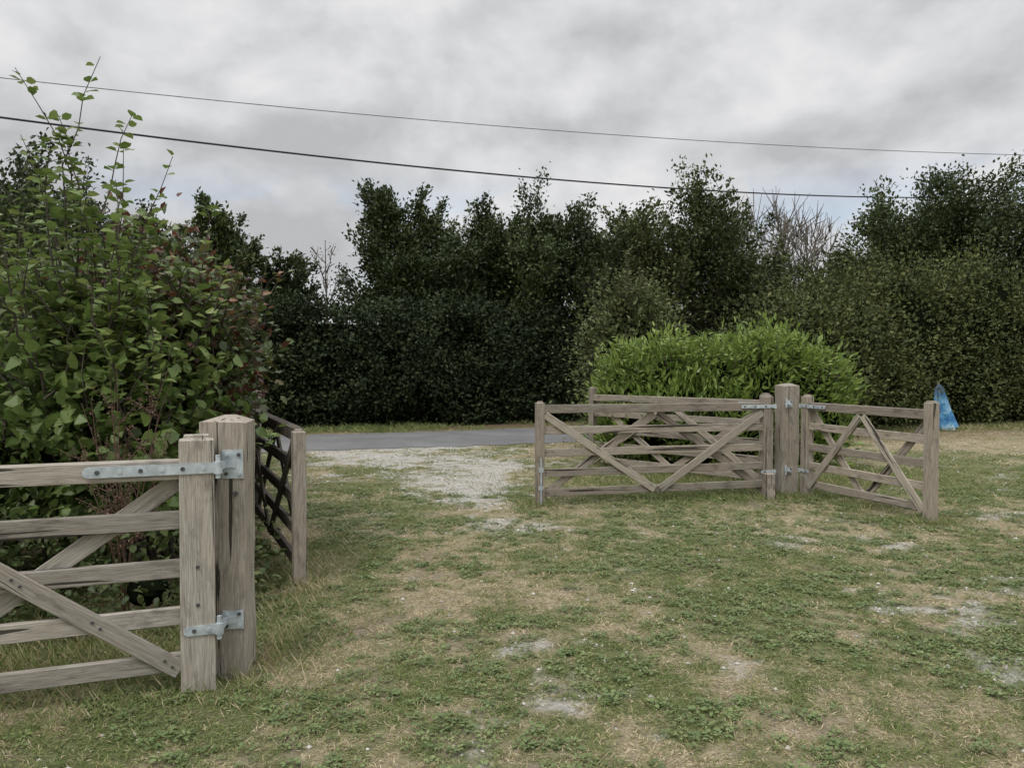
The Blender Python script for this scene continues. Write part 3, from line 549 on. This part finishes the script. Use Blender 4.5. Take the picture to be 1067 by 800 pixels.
# ------------------------------------------------------------------ overhead wires
def wire(a,b,sag,r,label,mat):
    a=np.array(a,float);b=np.array(b,float); u=np.linspace(-.55,1.5,70)[:,None]; p=a+(b-a)*u; p[:,2]-=(4*sag*u*(1-u))[:,0]
    mb=MB(); tube(mb,p,r,6); o=link(mb.build("overhead_wire",[mat],True)); tag(o,label,"wire","overhead wires")
wire((-10.3,16,7.27),(15.4,24,7.82),.27,.009,"thin overhead wire crossing above the trees",M_wire)
wire((-9.0,14,5.87),(13.4,26,6.97),.34,.019,"thick black overhead cable crossing above the trees",M_cable)
# ------------------------------------------------------------------ world, sun, camera
w=bpy.data.worlds.new("World"); scene.world=w; w.use_nodes=True; nt=w.node_tree; nt.nodes.clear()
el=math.radians(52); az=math.radians(215)
sky=nd(nt,'ShaderNodeTexSky',sky_type='NISHITA'); sky.sun_disc=False; sky.sun_elevation=el; sky.sun_rotation=az
b1=nd(nt,'ShaderNodeBackground'); b1.inputs[1].default_value=.14; nt.links.new(sky.outputs[0],b1.inputs[0])
tc=nd(nt,'ShaderNodeTexCoord'); sp=nd(nt,'ShaderNodeSeparateXYZ'); nt.links.new(tc.outputs['Generated'],sp.inputs[0])
mp=nd(nt,'ShaderNodeMapping'); mp.inputs['Scale'].default_value=(1,1,1.45); mp.inputs['Location'].default_value=(3.3,1.7,.4); nt.links.new(tc.outputs['Generated'],mp.inputs['Vector']); CV=mp.outputs[0]
big=noise(nt,CV,2.1,3,.5,.2); med=noise(nt,CV,4.4,10,.50,.15)
mp2=nd(nt,'ShaderNodeMapping'); mp2.inputs['Location'].default_value=(-.01,0,.05); nt.links.new(CV,mp2.inputs['Vector']); med2=noise(nt,mp2.outputs[0],4.4,10,.50,.15)
rel=mth(nt,'MULTIPLY',mth(nt,'SUBTRACT',med,med2),.75)
val=mth(nt,'ADD',mth(nt,'ADD',mth(nt,'MULTIPLY',big,.58),mth(nt,'MULTIPLY',med,.42)),rel)
cl=ramp(nt,[(.34,(.50,.505,.52)),(.43,(.61,.615,.63)),(.50,(.70,.705,.72)),(.58,(.79,.79,.80)),(.69,(.88,.88,.885))],val)
zb=mth(nt,'ADD',mth(nt,'MULTIPLY',mth(nt,'MAXIMUM',mth(nt,'SUBTRACT',sp.outputs[2],.42),0.0),3.0),1.0)
b2=nd(nt,'ShaderNodeBackground'); nt.links.new(zb,b2.inputs[1]); nt.links.new(cl,b2.inputs[0])
gap=noise(nt,CV,3.0,6,.5); gm=ramp(nt,[(.51,(1,1,1)),(.60,(.35,.35,.35))],gap)
gm2=mth(nt,'MAXIMUM',gm,mth(nt,'MULTIPLY',mth(nt,'SUBTRACT',sp.outputs[2],.09),7.0,clamp=True))
mx=nd(nt,'ShaderNodeMixShader'); nt.links.new(gm2,mx.inputs[0]); nt.links.new(b1.outputs[0],mx.inputs[1]); nt.links.new(b2.outputs[0],mx.inputs[2])
out=nd(nt,'ShaderNodeOutputWorld'); nt.links.new(mx.outputs[0],out.inputs[0])
sd=bpy.data.lights.new("sun",'SUN'); sd.energy=1.5; sd.angle=math.radians(14); sd.color=(1,.97,.92); so=bpy.data.objects.new("sun",sd); link(so)
dirv=Vector((-.5*math.cos(el),-.75*math.cos(el),math.sin(el))); so.rotation_euler=dirv.to_track_quat('Z','Y').to_euler(); so.location=(0,0,20)
cam=bpy.data.cameras.new("camera"); cam.lens=28; cam.sensor_width=36; cam.clip_end=2000; cam.clip_start=.05
co=bpy.data.objects.new("camera",cam); link(co); co.location=(0,0,1.55); co.rotation_euler=(math.radians(90-1.38),0,0); scene.camera=co
scene.view_settings.view_transform='Standard'; scene.view_settings.look='None'; scene.view_settings.exposure=0
